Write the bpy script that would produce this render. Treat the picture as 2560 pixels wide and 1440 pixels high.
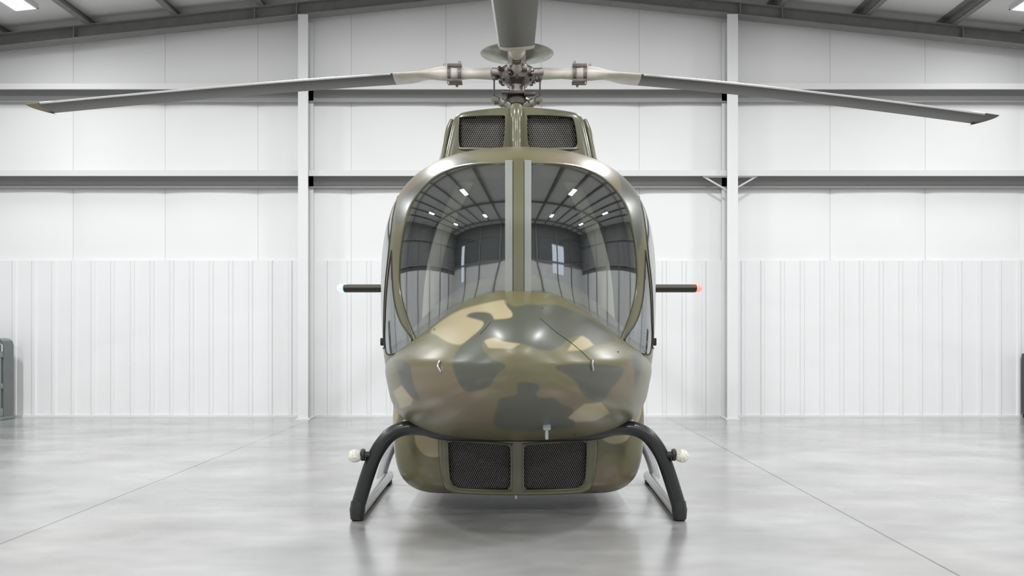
import bpy, bmesh, math, random
import numpy as np
from mathutils import Vector, noise
from mathutils.bvhtree import BVHTree

SC = bpy.context.scene
for o in list(bpy.data.objects):
    bpy.data.objects.remove(o)
COL = SC.collection
random.seed(7)

# ------------------------------------------------------------------ camera
F = 2310.0            # focal length in pixels of the 2560 px wide frame
CX, CY = 1296.0, 842.0   # vanishing point of the hangar's length
H = 1.388             # lens height
cam_d = bpy.data.cameras.new('camera')
cam = bpy.data.objects.new('camera', cam_d)
COL.objects.link(cam)
cam.location = (0, 0, H)
cam.rotation_euler = (math.radians(90), 0, 0)
cam_d.sensor_width = 36.0
cam_d.lens = 36.0 * F / 2560.0
cam_d.shift_x = (1280 - CX) / 2560.0
cam_d.shift_y = (CY - 720) / 2560.0
cam_d.clip_end = 200
SC.camera = cam

# ------------------------------------------------------------------ world / exposure
w = bpy.data.worlds.new('world')
SC.world = w
w.use_nodes = True
bg = w.node_tree.nodes['Background']
bg.inputs[0].default_value = (0.80, 0.88, 1.0, 1)
bg.inputs[1].default_value = 2.0
SC.view_settings.view_transform = 'Standard'
SC.view_settings.look = 'None'
SC.view_settings.gamma = 1.0
SC.view_settings.use_curve_mapping = False
SC.view_settings.exposure = 0.0
SC.cycles.use_denoising = True
SC.cycles.max_bounces = 8
SC.cycles.diffuse_bounces = 4
SC.cycles.glossy_bounces = 4
SC.cycles.transparent_max_bounces = 16
SC.cycles.sample_clamp_indirect = 8.0
LAMP = 4.0            # glow of the lamp diffusers
LAMP_W = 265.0        # power of each ceiling light panel
LAMP_SPREAD = 178.0   # beam angle of the panels' lenses


def wx(px, Y): return (px - CX) * Y / F
def wz(py, Y): return H + (CY - py) * Y / F
def P(px, py, Y): return np.array([wx(px, Y), Y, wz(py, Y)])

# ------------------------------------------------------------------ materials
MATS = {}
def mat(name, col, rough=0.5, metal=0.0, spec=0.5, coat=0.0, coat_rough=0.08, noise_amt=0.0, noise_scale=6.0):
    m = bpy.data.materials.new(name)
    m.use_nodes = True
    nt = m.node_tree
    b = nt.nodes['Principled BSDF']
    b.inputs['Base Color'].default_value = (*col, 1)
    b.inputs['Roughness'].default_value = rough
    b.inputs['Metallic'].default_value = metal
    b.inputs['Specular IOR Level'].default_value = spec
    b.inputs['Coat Weight'].default_value = coat
    b.inputs['Coat Roughness'].default_value = coat_rough
    if noise_amt > 0:
        tc = nt.nodes.new('ShaderNodeTexCoord')
        n = nt.nodes.new('ShaderNodeTexNoise')
        n.inputs['Scale'].default_value = noise_scale
        n.inputs['Detail'].default_value = 5
        nt.links.new(tc.outputs['Object'], n.inputs['Vector'])
        r = nt.nodes.new('ShaderNodeMapRange')
        r.inputs['From Min'].default_value = 0.3
        r.inputs['From Max'].default_value = 0.7
        r.inputs['To Min'].default_value = 1 - noise_amt
        r.inputs['To Max'].default_value = 1 + noise_amt
        nt.links.new(n.outputs['Fac'], r.inputs['Value'])
        mx = nt.nodes.new('ShaderNodeVectorMath')
        mx.operation = 'SCALE'
        mx.inputs[0].default_value = col
        nt.links.new(r.outputs['Result'], mx.inputs['Scale'])
        nt.links.new(mx.outputs['Vector'], b.inputs['Base Color'])
    MATS[name] = m
    return m

def emit(name, col, strength):
    m = bpy.data.materials.new(name)
    m.use_nodes = True
    b = m.node_tree.nodes['Principled BSDF']
    b.inputs['Base Color'].default_value = (*col, 1)
    b.inputs['Emission Color'].default_value = (*col, 1)
    b.inputs['Emission Strength'].default_value = strength
    MATS[name] = m
    return m

M_wall = mat('white_insulation', (0.80, 0.80, 0.795), 0.75, noise_amt=0.02, noise_scale=0.7)
M_liner = mat('white_liner_panel', (0.77, 0.775, 0.775), 0.45, noise_amt=0.015, noise_scale=1.0)
M_girt = mat('white_girt_paint', (0.66, 0.66, 0.65), 0.5)
M_column = mat('column_paint', (0.70, 0.70, 0.70), 0.5)
M_steel = mat('grey_primer_steel', (0.21, 0.21, 0.20), 0.55, noise_amt=0.08)
M_girtweb = mat('girt_web_shade', (0.32, 0.32, 0.315), 0.5)  # darker than the girt: shade under the top flange put into the colour
M_ceil = mat('ceiling_insulation', (0.72, 0.72, 0.71), 0.8)
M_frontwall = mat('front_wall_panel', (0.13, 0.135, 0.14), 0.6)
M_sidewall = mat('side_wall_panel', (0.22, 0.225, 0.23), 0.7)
M_lamp = emit('lamp_diffuser', (0.98, 0.99, 1.0), LAMP)
M_housing = mat('lamp_housing', (0.7, 0.7, 0.7), 0.5)
M_olive = mat('olive_paint', (0.115, 0.112, 0.062), 0.35, coat=0.7, coat_rough=0.16, noise_amt=0.10, noise_scale=3.0)
M_black = mat('black_tube_paint', (0.008, 0.0085, 0.009), 0.38, coat=0.25, coat_rough=0.2)
M_rubber = mat('black_rubber', (0.012, 0.012, 0.012), 0.7)
M_silver = mat('silver_tube', (0.55, 0.56, 0.57), 0.28, metal=0.85)
M_hub = mat('hub_metal', (0.24, 0.215, 0.20), 0.33, metal=0.75, noise_amt=0.25, noise_scale=14)
M_hubdark = mat('hub_dark_metal', (0.10, 0.085, 0.085), 0.35, metal=0.6, noise_amt=0.4, noise_scale=20)
M_cuff = mat('blade_cuff', (0.62, 0.58, 0.52), 0.4, metal=0.2, noise_amt=0.12, noise_scale=8)
M_dish = mat('dish_metal', (0.30, 0.31, 0.27), 0.3, metal=0.7, noise_amt=0.3, noise_scale=10)
M_blade = mat('blade_grey', (0.085, 0.083, 0.079), 0.42, spec=0.6, noise_amt=0.06, noise_scale=3)
M_tip = mat('blade_tip_tan', (0.20, 0.175, 0.11), 0.4)
M_edge = mat('blade_edge_strip', (0.75, 0.75, 0.74), 0.3, metal=0.5)
M_redmark = mat('blade_red_mark', (0.45, 0.10, 0.07), 0.4)
M_mesh = mat('grille_wire', (0.42, 0.40, 0.385), 0.4, metal=0.5)
M_dark = mat('dark_void', (0.006, 0.006, 0.006), 0.8)
M_interior = mat('cabin_lining', (0.30, 0.30, 0.285), 0.7)
M_seat = mat('seat_fabric', (0.075, 0.078, 0.075), 0.85, noise_amt=0.15, noise_scale=40)
M_post = mat('interior_post', (0.62, 0.58, 0.46), 0.5)
M_panel = mat('instrument_panel', (0.03, 0.03, 0.03), 0.5)
M_dial = mat('instrument_glass', (0.02, 0.025, 0.03), 0.1)
M_trim = mat('windscreen_trim', (0.26, 0.27, 0.25), 0.28, metal=0.1, coat=0.5)
M_gasket = mat('window_gasket', (0.015, 0.015, 0.013), 0.5)
M_white = mat('white_plastic', (0.75, 0.75, 0.70), 0.35)
M_antenna = mat('antenna_grey', (0.32, 0.35, 0.36), 0.4)
M_lens = mat('frosted_lamp_lens', (0.72, 0.70, 0.60), 0.15, coat=0.8, noise_amt=0.25, noise_scale=60)
M_brown = mat('stabilizer_brown', (0.030, 0.025, 0.014), 0.65)
M_green = emit('green_position_light', (0.25, 1.0, 0.85), 2.6)
M_red = emit('red_position_light', (1.0, 0.12, 0.10), 3.0)
M_cart = mat('green_grey_enamel', (0.085, 0.105, 0.10), 0.3, coat=0.5, noise_amt=0.1)
M_cartlight = mat('cart_frame_grey', (0.20, 0.23, 0.22), 0.35, metal=0.3)
M_cartyellow = mat('cart_label_olive', (0.20, 0.19, 0.09), 0.5)
M_chrome = mat('chrome', (0.7, 0.7, 0.7), 0.15, metal=1.0)
M_blackbox = mat('black_enamel', (0.01, 0.01, 0.009), 0.35)

def glass_mat(name, tint, base, power, rough=0.02):
    m = bpy.data.materials.new(name)
    m.use_nodes = True
    nt = m.node_tree
    nt.nodes.clear()
    out = nt.nodes.new('ShaderNodeOutputMaterial')
    mix = nt.nodes.new('ShaderNodeMixShader')
    tr = nt.nodes.new('ShaderNodeBsdfTransparent')
    tr.inputs['Color'].default_value = (*tint, 1)
    gl = nt.nodes.new('ShaderNodeBsdfGlossy')
    gl.inputs['Roughness'].default_value = rough
    lw = nt.nodes.new('ShaderNodeLayerWeight')
    pw = nt.nodes.new('ShaderNodeMath'); pw.operation = 'POWER'
    pw.inputs[1].default_value = power
    mr = nt.nodes.new('ShaderNodeMapRange')
    mr.inputs['To Min'].default_value = base
    mr.inputs['To Max'].default_value = 1.0
    nt.links.new(lw.outputs['Facing'], pw.inputs[0])
    nt.links.new(pw.outputs[0], mr.inputs['Value'])
    nt.links.new(mr.outputs['Result'], mix.inputs['Fac'])
    nt.links.new(tr.outputs[0], mix.inputs[1])
    nt.links.new(gl.outputs[0], mix.inputs[2])
    nt.links.new(mix.outputs[0], out.inputs['Surface'])
    return m
M_glass = glass_mat('tinted_windscreen_glass', (0.92, 0.94, 0.94), 0.20, 3.0)
M_glass2 = glass_mat('door_window_glass', (0.90, 0.94, 0.96), 0.22, 2.5)

def camo_mat():
    m = bpy.data.materials.new('camouflage_paint')
    m.use_nodes = True
    nt = m.node_tree
    b = nt.nodes['Principled BSDF']
    b.inputs['Roughness'].default_value = 0.38
    b.inputs['Coat Weight'].default_value = 0.65
    b.inputs['Coat Roughness'].default_value = 0.30
    def att(n):
        a = nt.nodes.new('ShaderNodeAttribute'); a.attribute_name = n
        r = nt.nodes.new('ShaderNodeMapRange')
        r.inputs['From Min'].default_value = -2.5
        r.inputs['From Max'].default_value = 2.5
        nt.links.new(a.outputs['Fac'], r.inputs['Value'])
        return r.outputs['Result']
    def mixc(fac, a, bcol):
        x = nt.nodes.new('ShaderNodeMix'); x.data_type = 'RGBA'
        nt.links.new(fac, x.inputs['Factor'])
        if isinstance(a, tuple): x.inputs['A'].default_value = a
        else: nt.links.new(a, x.inputs['A'])
        x.inputs['B'].default_value = bcol
        return x.outputs['Result']
    c = mixc(att('camo_brown'), (0.122, 0.112, 0.050, 1), (0.145, 0.112, 0.064, 1))
    c = mixc(att('camo_tan'), c, (0.345, 0.29, 0.165, 1))
    c = mixc(att('camo_dark'), c, (0.068, 0.072, 0.052, 1))
    nt.links.new(c, b.inputs['Base Color'])
    return m
M_camo = camo_mat()

def floor_mat():
    m = bpy.data.materials.new('polished_concrete')
    m.use_nodes = True
    nt = m.node_tree
    b = nt.nodes['Principled BSDF']
    tc = nt.nodes.new('ShaderNodeTexCoord')
    def nz(scale, detail, sx=1, sy=1, rough=0.5):
        mp = nt.nodes.new('ShaderNodeMapping')
        mp.inputs['Scale'].default_value = (sx, sy, 1)
        n = nt.nodes.new('ShaderNodeTexNoise')
        n.inputs['Scale'].default_value = scale
        n.inputs['Detail'].default_value = detail
        n.inputs['Roughness'].default_value = rough
        nt.links.new(tc.outputs['Object'], mp.inputs['Vector'])
        nt.links.new(mp.outputs[0], n.inputs['Vector'])
        return n.outputs['Fac']
    def rng(s, a, bb, c, d):
        r = nt.nodes.new('ShaderNodeMapRange')
        r.inputs['From Min'].default_value = a; r.inputs['From Max'].default_value = bb
        r.inputs['To Min'].default_value = c; r.inputs['To Max'].default_value = d
        nt.links.new(s, r.inputs['Value'])
        return r.outputs['Result']
    def mul(a, bb):
        x = nt.nodes.new('ShaderNodeMath'); x.operation = 'MULTIPLY'
        nt.links.new(a, x.inputs[0]); nt.links.new(bb, x.inputs[1])
        return x.outputs[0]
    v = mul(rng(nz(1.1, 2, 0.9, 1.1, rough=0.5), 0.2, 0.8, 0.66, 1.3), rng(nz(3.2, 1, 0.8, 1.2), 0.2, 0.8, 0.86, 1.14))
    v = mul(v, rng(nz(0.4, 2), 0.2, 0.8, 0.90, 1.08))
    # sawn joints: two lengthways, two crossways
    sep = nt.nodes.new('ShaderNodeSeparateXYZ')
    nt.links.new(tc.outputs['Object'], sep.inputs[0])
    def joint(axis, pos, wdt, dark):
        s = nt.nodes.new('ShaderNodeMath'); s.operation = 'SUBTRACT'; s.inputs[1].default_value = pos
        nt.links.new(sep.outputs[axis], s.inputs[0])
        a = nt.nodes.new('ShaderNodeMath'); a.operation = 'ABSOLUTE'
        nt.links.new(s.outputs[0], a.inputs[0])
        return rng(a.outputs[0], wdt * 0.5, wdt, dark, 1.0)
    seal = None
    for ax, pos, dk in (('X', -3.47, 0.45), ('X', 2.56, 0.42), ('X', 8.6, 0.5), ('X', -9.5, 0.5), ('Y', 8.27, 0.86), ('Y', 2.2, 0.6)):
        jv = joint(ax, pos, 0.012, dk)
        v = mul(v, jv)
        seal = jv if seal is None else mul(seal, jv)
    st = nt.nodes.new('ShaderNodeMix'); st.data_type = 'RGBA'
    nt.links.new(rng(nz(0.55, 1), 0.45, 0.85, 0, 0.6), st.inputs['Factor'])
    st.inputs['A'].default_value = (0.335, 0.335, 0.33, 1)
    st.inputs['B'].default_value = (0.30, 0.28, 0.24, 1)
    sc = nt.nodes.new('ShaderNodeVectorMath'); sc.operation = 'SCALE'
    nt.links.new(st.outputs['Result'], sc.inputs[0])
    nt.links.new(v, sc.inputs['Scale'])
    nt.links.new(sc.outputs['Vector'], b.inputs['Base Color'])
    nt.links.new(rng(nz(1.2, 0, 0.9, 1.1), 0.2, 0.8, 0.18, 0.32), b.inputs['Roughness'])
    b.inputs['Specular IOR Level'].default_value = 1.0
    nt.links.new(seal, b.inputs['Specular IOR Level'])
    nt.links.new(rng(seal, 0, 1, 0.0, 0.6), b.inputs['Coat Weight'])
    b.inputs['Coat Roughness'].default_value = 0.22
    b.inputs['Coat IOR'].default_value = 1.6
    return m
M_floor = floor_mat()

# ------------------------------------------------------------------ object helpers
ORG = {}
def new_obj(name, me, parent=None):
    o = bpy.data.objects.new(name, me)
    COL.objects.link(o)
    if parent is not None:
        o.parent = parent
    ORG[o.name] = ORG.get(parent.name, (0, 0, 0)) if parent is not None else (0, 0, 0)
    return o

def mesh_from(verts, faces, mt=None, smooth=False):
    me = bpy.data.meshes.new('m')
    me.from_pydata([tuple(map(float, v)) for v in verts], [], [tuple(int(i) for i in f) for f in faces])
    me.validate()
    if mt: me.materials.append(mt)
    if smooth:
        me.shade_smooth()
    return me

def recalc(me):
    bm = bmesh.new(); bm.from_mesh(me)
    bmesh.ops.recalc_face_normals(bm, faces=bm.faces)
    bm.to_mesh(me); bm.free()

def auto_smooth(me, ang=35):
    me.shade_smooth()
    bm = bmesh.new(); bm.from_mesh(me)
    lim = math.radians(ang)
    for e in bm.edges:
        if len(e.link_faces) == 2:
            e.smooth = e.calc_face_angle(0) < lim
    bm.to_mesh(me); bm.free()

def obj(name, geo, mt, parent=None, smooth=True, ang=35):
    """geo = (verts, faces) in world coordinates, or a list of them merged into one mesh, or a Mesh"""
    if isinstance(geo, bpy.types.Mesh):
        me = geo
        if mt is not None:
            me.materials.clear(); me.materials.append(mt)
            for p in me.polygons: p.material_index = 0
    else:
        if isinstance(geo, list): geo = join(geo)
        me = mesh_from(geo[0], geo[1], mt)
        recalc(me)
    if smooth: auto_smooth(me, ang)
    me.name = name
    o = new_obj(name, me, parent)
    og = ORG[o.name]
    if any(og):
        n = len(me.vertices)
        co = np.empty(n * 3, dtype=np.float32); me.vertices.foreach_get('co', co)
        co = co.reshape(-1, 3) - np.array(og, dtype=np.float32)
        me.vertices.foreach_set('co', co.ravel()); me.update()
    return o

def thing(name, loc, label, cat, group=None):
    o = bpy.data.objects.new(name, None)
    COL.objects.link(o)
    o.location = loc
    ORG[o.name] = tuple(loc)
    o['label'] = label; o['category'] = cat
    if group: o['group'] = group
    o.empty_display_size = 0.2
    return o

def struct(o, label=None):
    o['kind'] = 'structure'
    if label: o['label'] = label
    return o

def join(geos):
    V, Fc, n = [], [], 0
    for v, f in geos:
        V.extend([tuple(p) for p in v]); Fc.extend([tuple(i + n for i in q) for q in f]); n += len(v)
    return V, Fc

def box(x0, x1, y0, y1, z0, z1):
    v = [(x0, y0, z0), (x1, y0, z0), (x1, y1, z0), (x0, y1, z0), (x0, y0, z1), (x1, y0, z1), (x1, y1, z1), (x0, y1, z1)]
    f = [(0, 3, 2, 1), (4, 5, 6, 7), (0, 1, 5, 4), (1, 2, 6, 5), (2, 3, 7, 6), (3, 0, 4, 7)]
    return v, f

def bevel_geo(geo, r, seg=3):
    me = mesh_from(*geo)
    bm = bmesh.new(); bm.from_mesh(me)
    bmesh.ops.recalc_face_normals(bm, faces=bm.faces)
    bmesh.ops.bevel(bm, geom=list(bm.edges), offset=r, segments=seg, affect='EDGES', profile=0.5)
    bm.verts.index_update()
    v = [tuple(p.co) for p in bm.verts]; f = [tuple(p.index for p in q.verts) for q in bm.faces]
    bm.free(); bpy.data.meshes.remove(me)
    return v, f

def rbox(x0, x1, y0, y1, z0, z1, r=0.02, seg=3):
    return bevel_geo(box(x0, x1, y0, y1, z0, z1), r, seg)

def loft(rings, cap0=True, cap1=True, closed=True):
    V, Fc = [], []
    N = len(rings[0])
    for r in rings: V.extend([tuple(p) for p in r])
    for i in range(len(rings) - 1):
        for j in range(N if closed else N - 1):
            k = (j + 1) % N
            Fc.append((i * N + j, i * N + k, (i + 1) * N + k, (i + 1) * N + j))
    def cap(i, flip):
        c = np.mean(np.array(rings[i]), axis=0)
        V.append(tuple(c)); ci = len(V) - 1
        for j in range(N):
            k = (j + 1) % N
            Fc.append((ci, i * N + k, i * N + j) if not flip else (ci, i * N + j, i * N + k))
    if cap0: cap(0, False)
    if cap1: cap(len(rings) - 1, True)
    return V, Fc

def crom(pts, n, closed=False):
    """smooth curve through pts, n samples equally spaced by length"""
    p = np.array(pts, dtype=float)
    L = len(p)
    out = []
    segs = L if closed else L - 1
    for i in range(segs):
        if closed:
            a, b, c, d = p[(i - 1) % L], p[i], p[(i + 1) % L], p[(i + 2) % L]
        else:
            a, b, c, d = p[max(i - 1, 0)], p[i], p[i + 1], p[min(i + 2, L - 1)]
        for t in np.linspace(0, 1, 20, endpoint=False):
            out.append(0.5 * ((2 * b) + (-a + c) * t + (2 * a - 5 * b + 4 * c - d) * t * t + (-a + 3 * b - 3 * c + d) * t ** 3))
    out.append(p[0] if closed else p[-1])
    out = np.array(out)
    s = np.concatenate([[0], np.cumsum(np.linalg.norm(np.diff(out, axis=0), axis=1))])
    q = np.linspace(0, s[-1], n, endpoint=not closed)
    return np.stack([np.interp(q, s, out[:, k]) for k in range(out.shape[1])], axis=1)

def tube(path, r, n=12, cap=True, closed=False):
    p = np.array(path, dtype=float)
    L = len(p)
    rr = np.full(L, r) if np.isscalar(r) else np.array(r, dtype=float)
    t = np.gradient(p, axis=0)
    if closed:
        t = np.roll(p, -1, 0) - np.roll(p, 1, 0)
    t /= np.linalg.norm(t, axis=1)[:, None] + 1e-12
    up = np.array([0, 0, 1.0])
    if abs(t[0] @ up) > 0.9: up = np.array([0, 1.0, 0])
    u = np.cross(t[0], up); u /= np.linalg.norm(u)
    rings = []
    for i in range(L):
        u = u - t[i] * (u @ t[i]); u /= np.linalg.norm(u) + 1e-12
        v = np.cross(t[i], u)
        a = np.linspace(0, 2 * np.pi, n, endpoint=False)
        rings.append(p[i] + rr[i] * (np.cos(a)[:, None] * u + np.sin(a)[:, None] * v))
    if closed:
        rings.append(rings[0])
        return loft(rings, False, False)
    return loft(rings, cap, cap)

def lathe(prof, c, axis=(0, 0, 1), n=32):
    """prof = [(radius, height)...] turned about axis through c"""
    ax = np.array(axis, dtype=float); ax /= np.linalg.norm(ax)
    up = np.array([0, 0, 1.0]) if abs(ax[2]) < 0.9 else np.array([0, 1.0, 0])
    u = np.cross(ax, up); u /= np.linalg.norm(u); v = np.cross(ax, u)
    a = np.linspace(0, 2 * np.pi, n, endpoint=False)
    rings = [np.array(c) + ax * h + max(r, 1e-4) * (np.cos(a)[:, None] * u + np.sin(a)[:, None] * v) for r, h in prof]
    return loft(rings)

def rrect(x0, x1, z0, z1, r, n=6):
    pts = []
    for cx, cz, a0 in ((x1 - r, z1 - r, 0), (x0 + r, z1 - r, 90), (x0 + r, z0 + r, 180), (x1 - r, z0 + r, 270)):
        for k in range(n + 1):
            a = math.radians(a0 + 90 * k / n)
            pts.append((cx + r * math.cos(a), cz + r * math.sin(a)))
    return pts

def prism_y(poly, y0, y1):
    return loft([np.array([(x, y0, z) for x, z in poly]), np.array([(x, y1, z) for x, z in poly])])

def prism_x(poly, x0, x1):
    return loft([np.array([(x0, y, z) for y, z in poly]), np.array([(x1, y, z) for y, z in poly])])

CUTM = bpy.data.materials.new('cut_wall')
KEEPM = bpy.data.materials.new('kept_skin')
def boolean(me, cutter_geo, op, drop_cut=False):
    """me: Mesh with KEEPM; returns a new Mesh.  drop_cut removes the walls the cutter leaves."""
    a = bpy.data.objects.new('tmp_a', me); COL.objects.link(a)
    cm = mesh_from(cutter_geo[0], cutter_geo[1], CUTM); recalc(cm)
    b = bpy.data.objects.new('tmp_b', cm); COL.objects.link(b)
    md = a.modifiers.new('b', 'BOOLEAN')
    md.object = b; md.operation = op; md.solver = 'EXACT'
    try: md.material_mode = 'TRANSFER'
    except Exception: pass
    bpy.context.view_layer.update()
    dg = bpy.context.evaluated_depsgraph_get()
    r = bpy.data.meshes.new_from_object(a.evaluated_get(dg))
    bpy.data.objects.remove(a); bpy.data.objects.remove(b)
    if drop_cut:
        names = [m.name if m else '' for m in r.materials]
        bm = bmesh.new(); bm.from_mesh(r)
        bad = [f for f in bm.faces if names[f.material_index] == CUTM.name]
        bmesh.ops.delete(bm, geom=bad, context='FACES')
        bm.to_mesh(r); bm.free()
    return r

def solid_mesh(geo):
    me = mesh_from(geo[0], geo[1], KEEPM); recalc(me)
    return me

def frustum(poly, y0, y1):
    """prism whose sides run along sight lines of the given outline"""
    return loft([np.array([P(x, y, y0) for x, y in poly]), np.array([P(x, y, y1) for x, y in poly])])

def bvh_of(geo):
    return BVHTree.FromPolygons([Vector(v) for v in geo[0]], [tuple(f) for f in geo[1]])

def hit(bvh, px, py, out=0.0):
    d = Vector(P(px, py, 1.0) - np.array([0, 0, H])).normalized()
    loc, nor, _, _ = bvh.ray_cast(Vector((0, 0, H)), d)
    if loc is None: return None
    if nor.dot(d) > 0: nor = -nor
    return np.array(loc + nor * out)

def ribbon(bvh, rows, out, thick):
    """rows: list of rows of (px,py); a raised strip that lies on the skin, with its own thickness"""
    top = [[hit(bvh, x, y, out) for x, y in r] for r in rows]
    bot = [[hit(bvh, x, y, out - thick) for x, y in r] for r in rows]
    R, Cn = len(rows), len(rows[0])
    V = [p for r in top for p in r] + [p for r in bot for p in r]
    n = R * Cn
    Fc = []
    for i in range(R - 1):
        for j in range(Cn - 1):
            a = i * Cn + j
            Fc.append((a, a + 1, a + Cn + 1, a + Cn)); Fc.append((n + a, n + a + Cn, n + a + Cn + 1, n + a + 1))
    edge = [j for j in range(Cn)] + [i * Cn + Cn - 1 for i in range(1, R)] + [(R - 1) * Cn + j for j in range(Cn - 2, -1, -1)] + [i * Cn for i in range(R - 2, 0, -1)]
    for k in range(len(edge)):
        a, b = edge[k], edge[(k + 1) % len(edge)]
        Fc.append((a, n + a, n + b, b))
    return V, Fc

# ------------------------------------------------------------------ camouflage field
def c5(pts): return [(940 + x * 0.28125, 740 + y * 0.28125) for x, y in pts]
CAMO_DARK = [c5(p) for p in [
    [(1140,40),(1165,90),(1215,150),(1195,195),(1050,210),(1045,190),(1000,148),(870,145),(800,180),(900,210),(960,240),(900,330),(820,390),(730,470),(680,570),(690,660),(740,780),(800,850),(880,845),(1010,800),(1080,690),(1140,650),(1150,610),(1040,560),(960,490),(945,420),(1000,375),(1070,370),(1130,400),(1280,420),(1400,460),(1500,485),(1620,460),(1720,380),(1830,350),(1900,390),(1950,435),(2090,410),(2130,390),(2050,300),(1960,230),(1800,150),(1600,80),(1450,80),(1330,78),(1230,95)],
    [(1255,780),(1320,765),(1430,780),(1455,820),(1420,870),(1450,905),(1580,905),(1640,960),(1740,1000),(1750,1040),(1700,1090),(1760,1110),(1700,1180),(1090,1180),(1085,960),(1120,905),(1230,885),(1260,850)],
    [(1600,620),(1850,600),(2180,630),(2190,690),(2150,760),(2080,840),(2020,930),(1960,940),(1860,890),(1810,830),(1800,790),(1700,700),(1620,660)],
    [(150,560),(290,600),(330,780),(400,930),(330,910),(230,790),(200,690),(160,600)],
    [(2270,520),(2370,500),(2350,700),(2290,830),(2300,680)]]]
CAMO_TAN = [c5(p) for p in [
    [(830,100),(1130,35),(1165,90),(1215,150),(1195,197),(1050,212),(1000,240),(880,335),(760,430),(640,410),(540,350),(480,320),(560,240),(700,150)],
    [(955,390),(1060,368),(1130,400),(1280,425),(1210,470),(1000,462)],
    [(1740,420),(1830,350),(1900,390),(1940,432),(1850,480),(1700,490)],
    [(150,850),(230,790),(330,920),(310,970),(220,1000)],
    [(1700,1080),(1850,960),(2000,945),(2080,1040),(1950,1110),(1780,1120)]]]
CAMO_BROWN = [c5(p) for p in [
    [(300,640),(560,600),(680,640),(740,780),(860,850),(1080,930),(1085,1100),(700,1100),(420,980),(340,800)],
    [(1450,830),(1640,790),(1800,800),(1850,900),(1960,945),(1850,960),(1700,1080),(1640,960),(1450,905)],
    [(2150,640),(2280,560),(2300,800),(2200,960),(2080,900)]]]

def sdf(polys, q):
    best = np.full(len(q), -1e9)
    for poly in polys:
        p = np.array(poly)
        if len(p) > 6: p = crom(p, len(p) * 4, True)
        d = np.full(len(q), 1e9); ins = np.zeros(len(q), bool)
        for i in range(len(p)):
            a, b = p[i], p[(i + 1) % len(p)]
            ab = b - a
            t = np.clip(((q - a) @ ab) / (ab @ ab + 1e-9), 0, 1)
            d = np.minimum(d, np.linalg.norm(q - a - t[:, None] * ab, axis=1))
            c = ((a[1] > q[:, 1]) != (b[1] > q[:, 1])) & (q[:, 0] < (b[0] - a[0]) * (q[:, 1] - a[1]) / (b[1] - a[1] + 1e-12) + a[0])
            ins ^= c
        best = np.maximum(best, np.where(ins, d, -d))
    return best

def camo(me, front=True, seed=0.0, yfront=7.3):
    n = len(me.vertices)
    co = np.empty(n * 3, dtype=np.float32); me.vertices.foreach_get('co', co)
    co = co.reshape(-1, 3).astype(float)
    q = np.stack([CX + co[:, 0] * F / co[:, 1], CY - (co[:, 2] - H) * F / co[:, 1]], axis=1)
    def field(off, thr):
        return np.array([(noise.noise(Vector((x * 1.9 + off, y * 1.3 + seed, z * 1.9 + off * 0.5))) - thr) * 160 for x, y, z in co])
    for nm, polys, off, thr in (('camo_dark', CAMO_DARK, 3.1, 0.16), ('camo_tan', CAMO_TAN, 11.7, 0.24), ('camo_brown', CAMO_BROWN, 23.3, 0.08)):
        fn = field(off, thr)
        if front:
            fs = sdf(polys, q)
            wgt = np.clip((yfront - co[:, 1]) / 0.12, 0, 1) * np.clip((q[:, 1] - 700) / 30, 0, 1)
            fn = fs * wgt + fn * (1 - wgt)
        if nm == 'camo_tan': fn = fn - 110 * np.clip((co[:, 2] - 2.3) / 0.3, 0, 1)
        a = me.attributes.new(nm, 'FLOAT', 'POINT')
        a.data.foreach_set('value', fn.astype(np.float32))

# ================================================================== THE HANGAR
YW = 16.03            # gable wall the helicopter stands before
XS = 12.0             # side walls
YB = -9.0             # wall behind the camera
def z_raf(x): return 7.20 - 0.1055 * abs(x)     # underside of the gable rafter
def z_ceil(x): return z_raf(x) + 0.38

fl = obj('floor', rbox(-XS - 0.2, XS + 0.2, YB - 0.2, YW + 0.3, -0.2, 0.0, 0.001, 1), M_floor, smooth=False); struct(fl)

# gable wall: quilted insulation, one skin with a soft bulge between seams and girts
SEAM = [-12.0] + [wx(p, YW) for p in (-56, 183, 413, 645, 878, 1115, 1353, 1598, 1836, 2075, 2313, 2551)] + [12.0]
ZB = [0.0, 2.74, 4.23, 5.74, 7.9]
xs, bx = [], []
for a, b in zip(SEAM[:-1], SEAM[1:]):
    for t in [-0.004, 0.004] + list(np.linspace(0, 1, 16)[1:-1]):
        xs.append(a + (b - a) * t); bx.append(math.sin(math.pi * t) ** 0.4 if t > 0.004 else 0)
xs.append(12.0); bx.append(0)
zs, bz = [], []
for a, b in zip(ZB[:-1], ZB[1:]):
    for t in np.linspace(0, 1, 10, endpoint=False):
        zs.append(a + (b - a) * t); bz.append(math.sin(math.pi * t) ** 0.6 if 0 < t < 1 else 0)
zs.append(7.9); bz.append(0)
V, Fc = [], []
for i, z in enumerate(zs):
    for j, x in enumerate(xs):
        n_ = noise.noise(Vector((x * 0.8, z * 0.8, 3.0))) * 0.018
        V.append((x, YW - bx[j] * (0.012 + 0.022 * bz[i]) - n_ * bx[j], z))
NX = len(xs)
for i in range(len(zs) - 1):
    for j in range(NX - 1):
        a = i * NX + j
        Fc.append((a, a + 1, a + NX + 1, a + NX))
wb = obj('wall_back', [(V, Fc), box(-XS, XS, YW + 0.02, YW + 0.25, 0, 7.9)], M_wall, ang=70); struct(wb)
wb.data.materials.append(mat('seam_tape', (0.60, 0.60, 0.59), 0.6))
for p in wb.data.polygons:
    xsv = [wb.data.vertices[i].co.x for i in p.vertices]
    if max(xsv) - min(xsv) < 0.02 and abs(p.normal.y) > 0.5: p.material_index = 1

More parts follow.
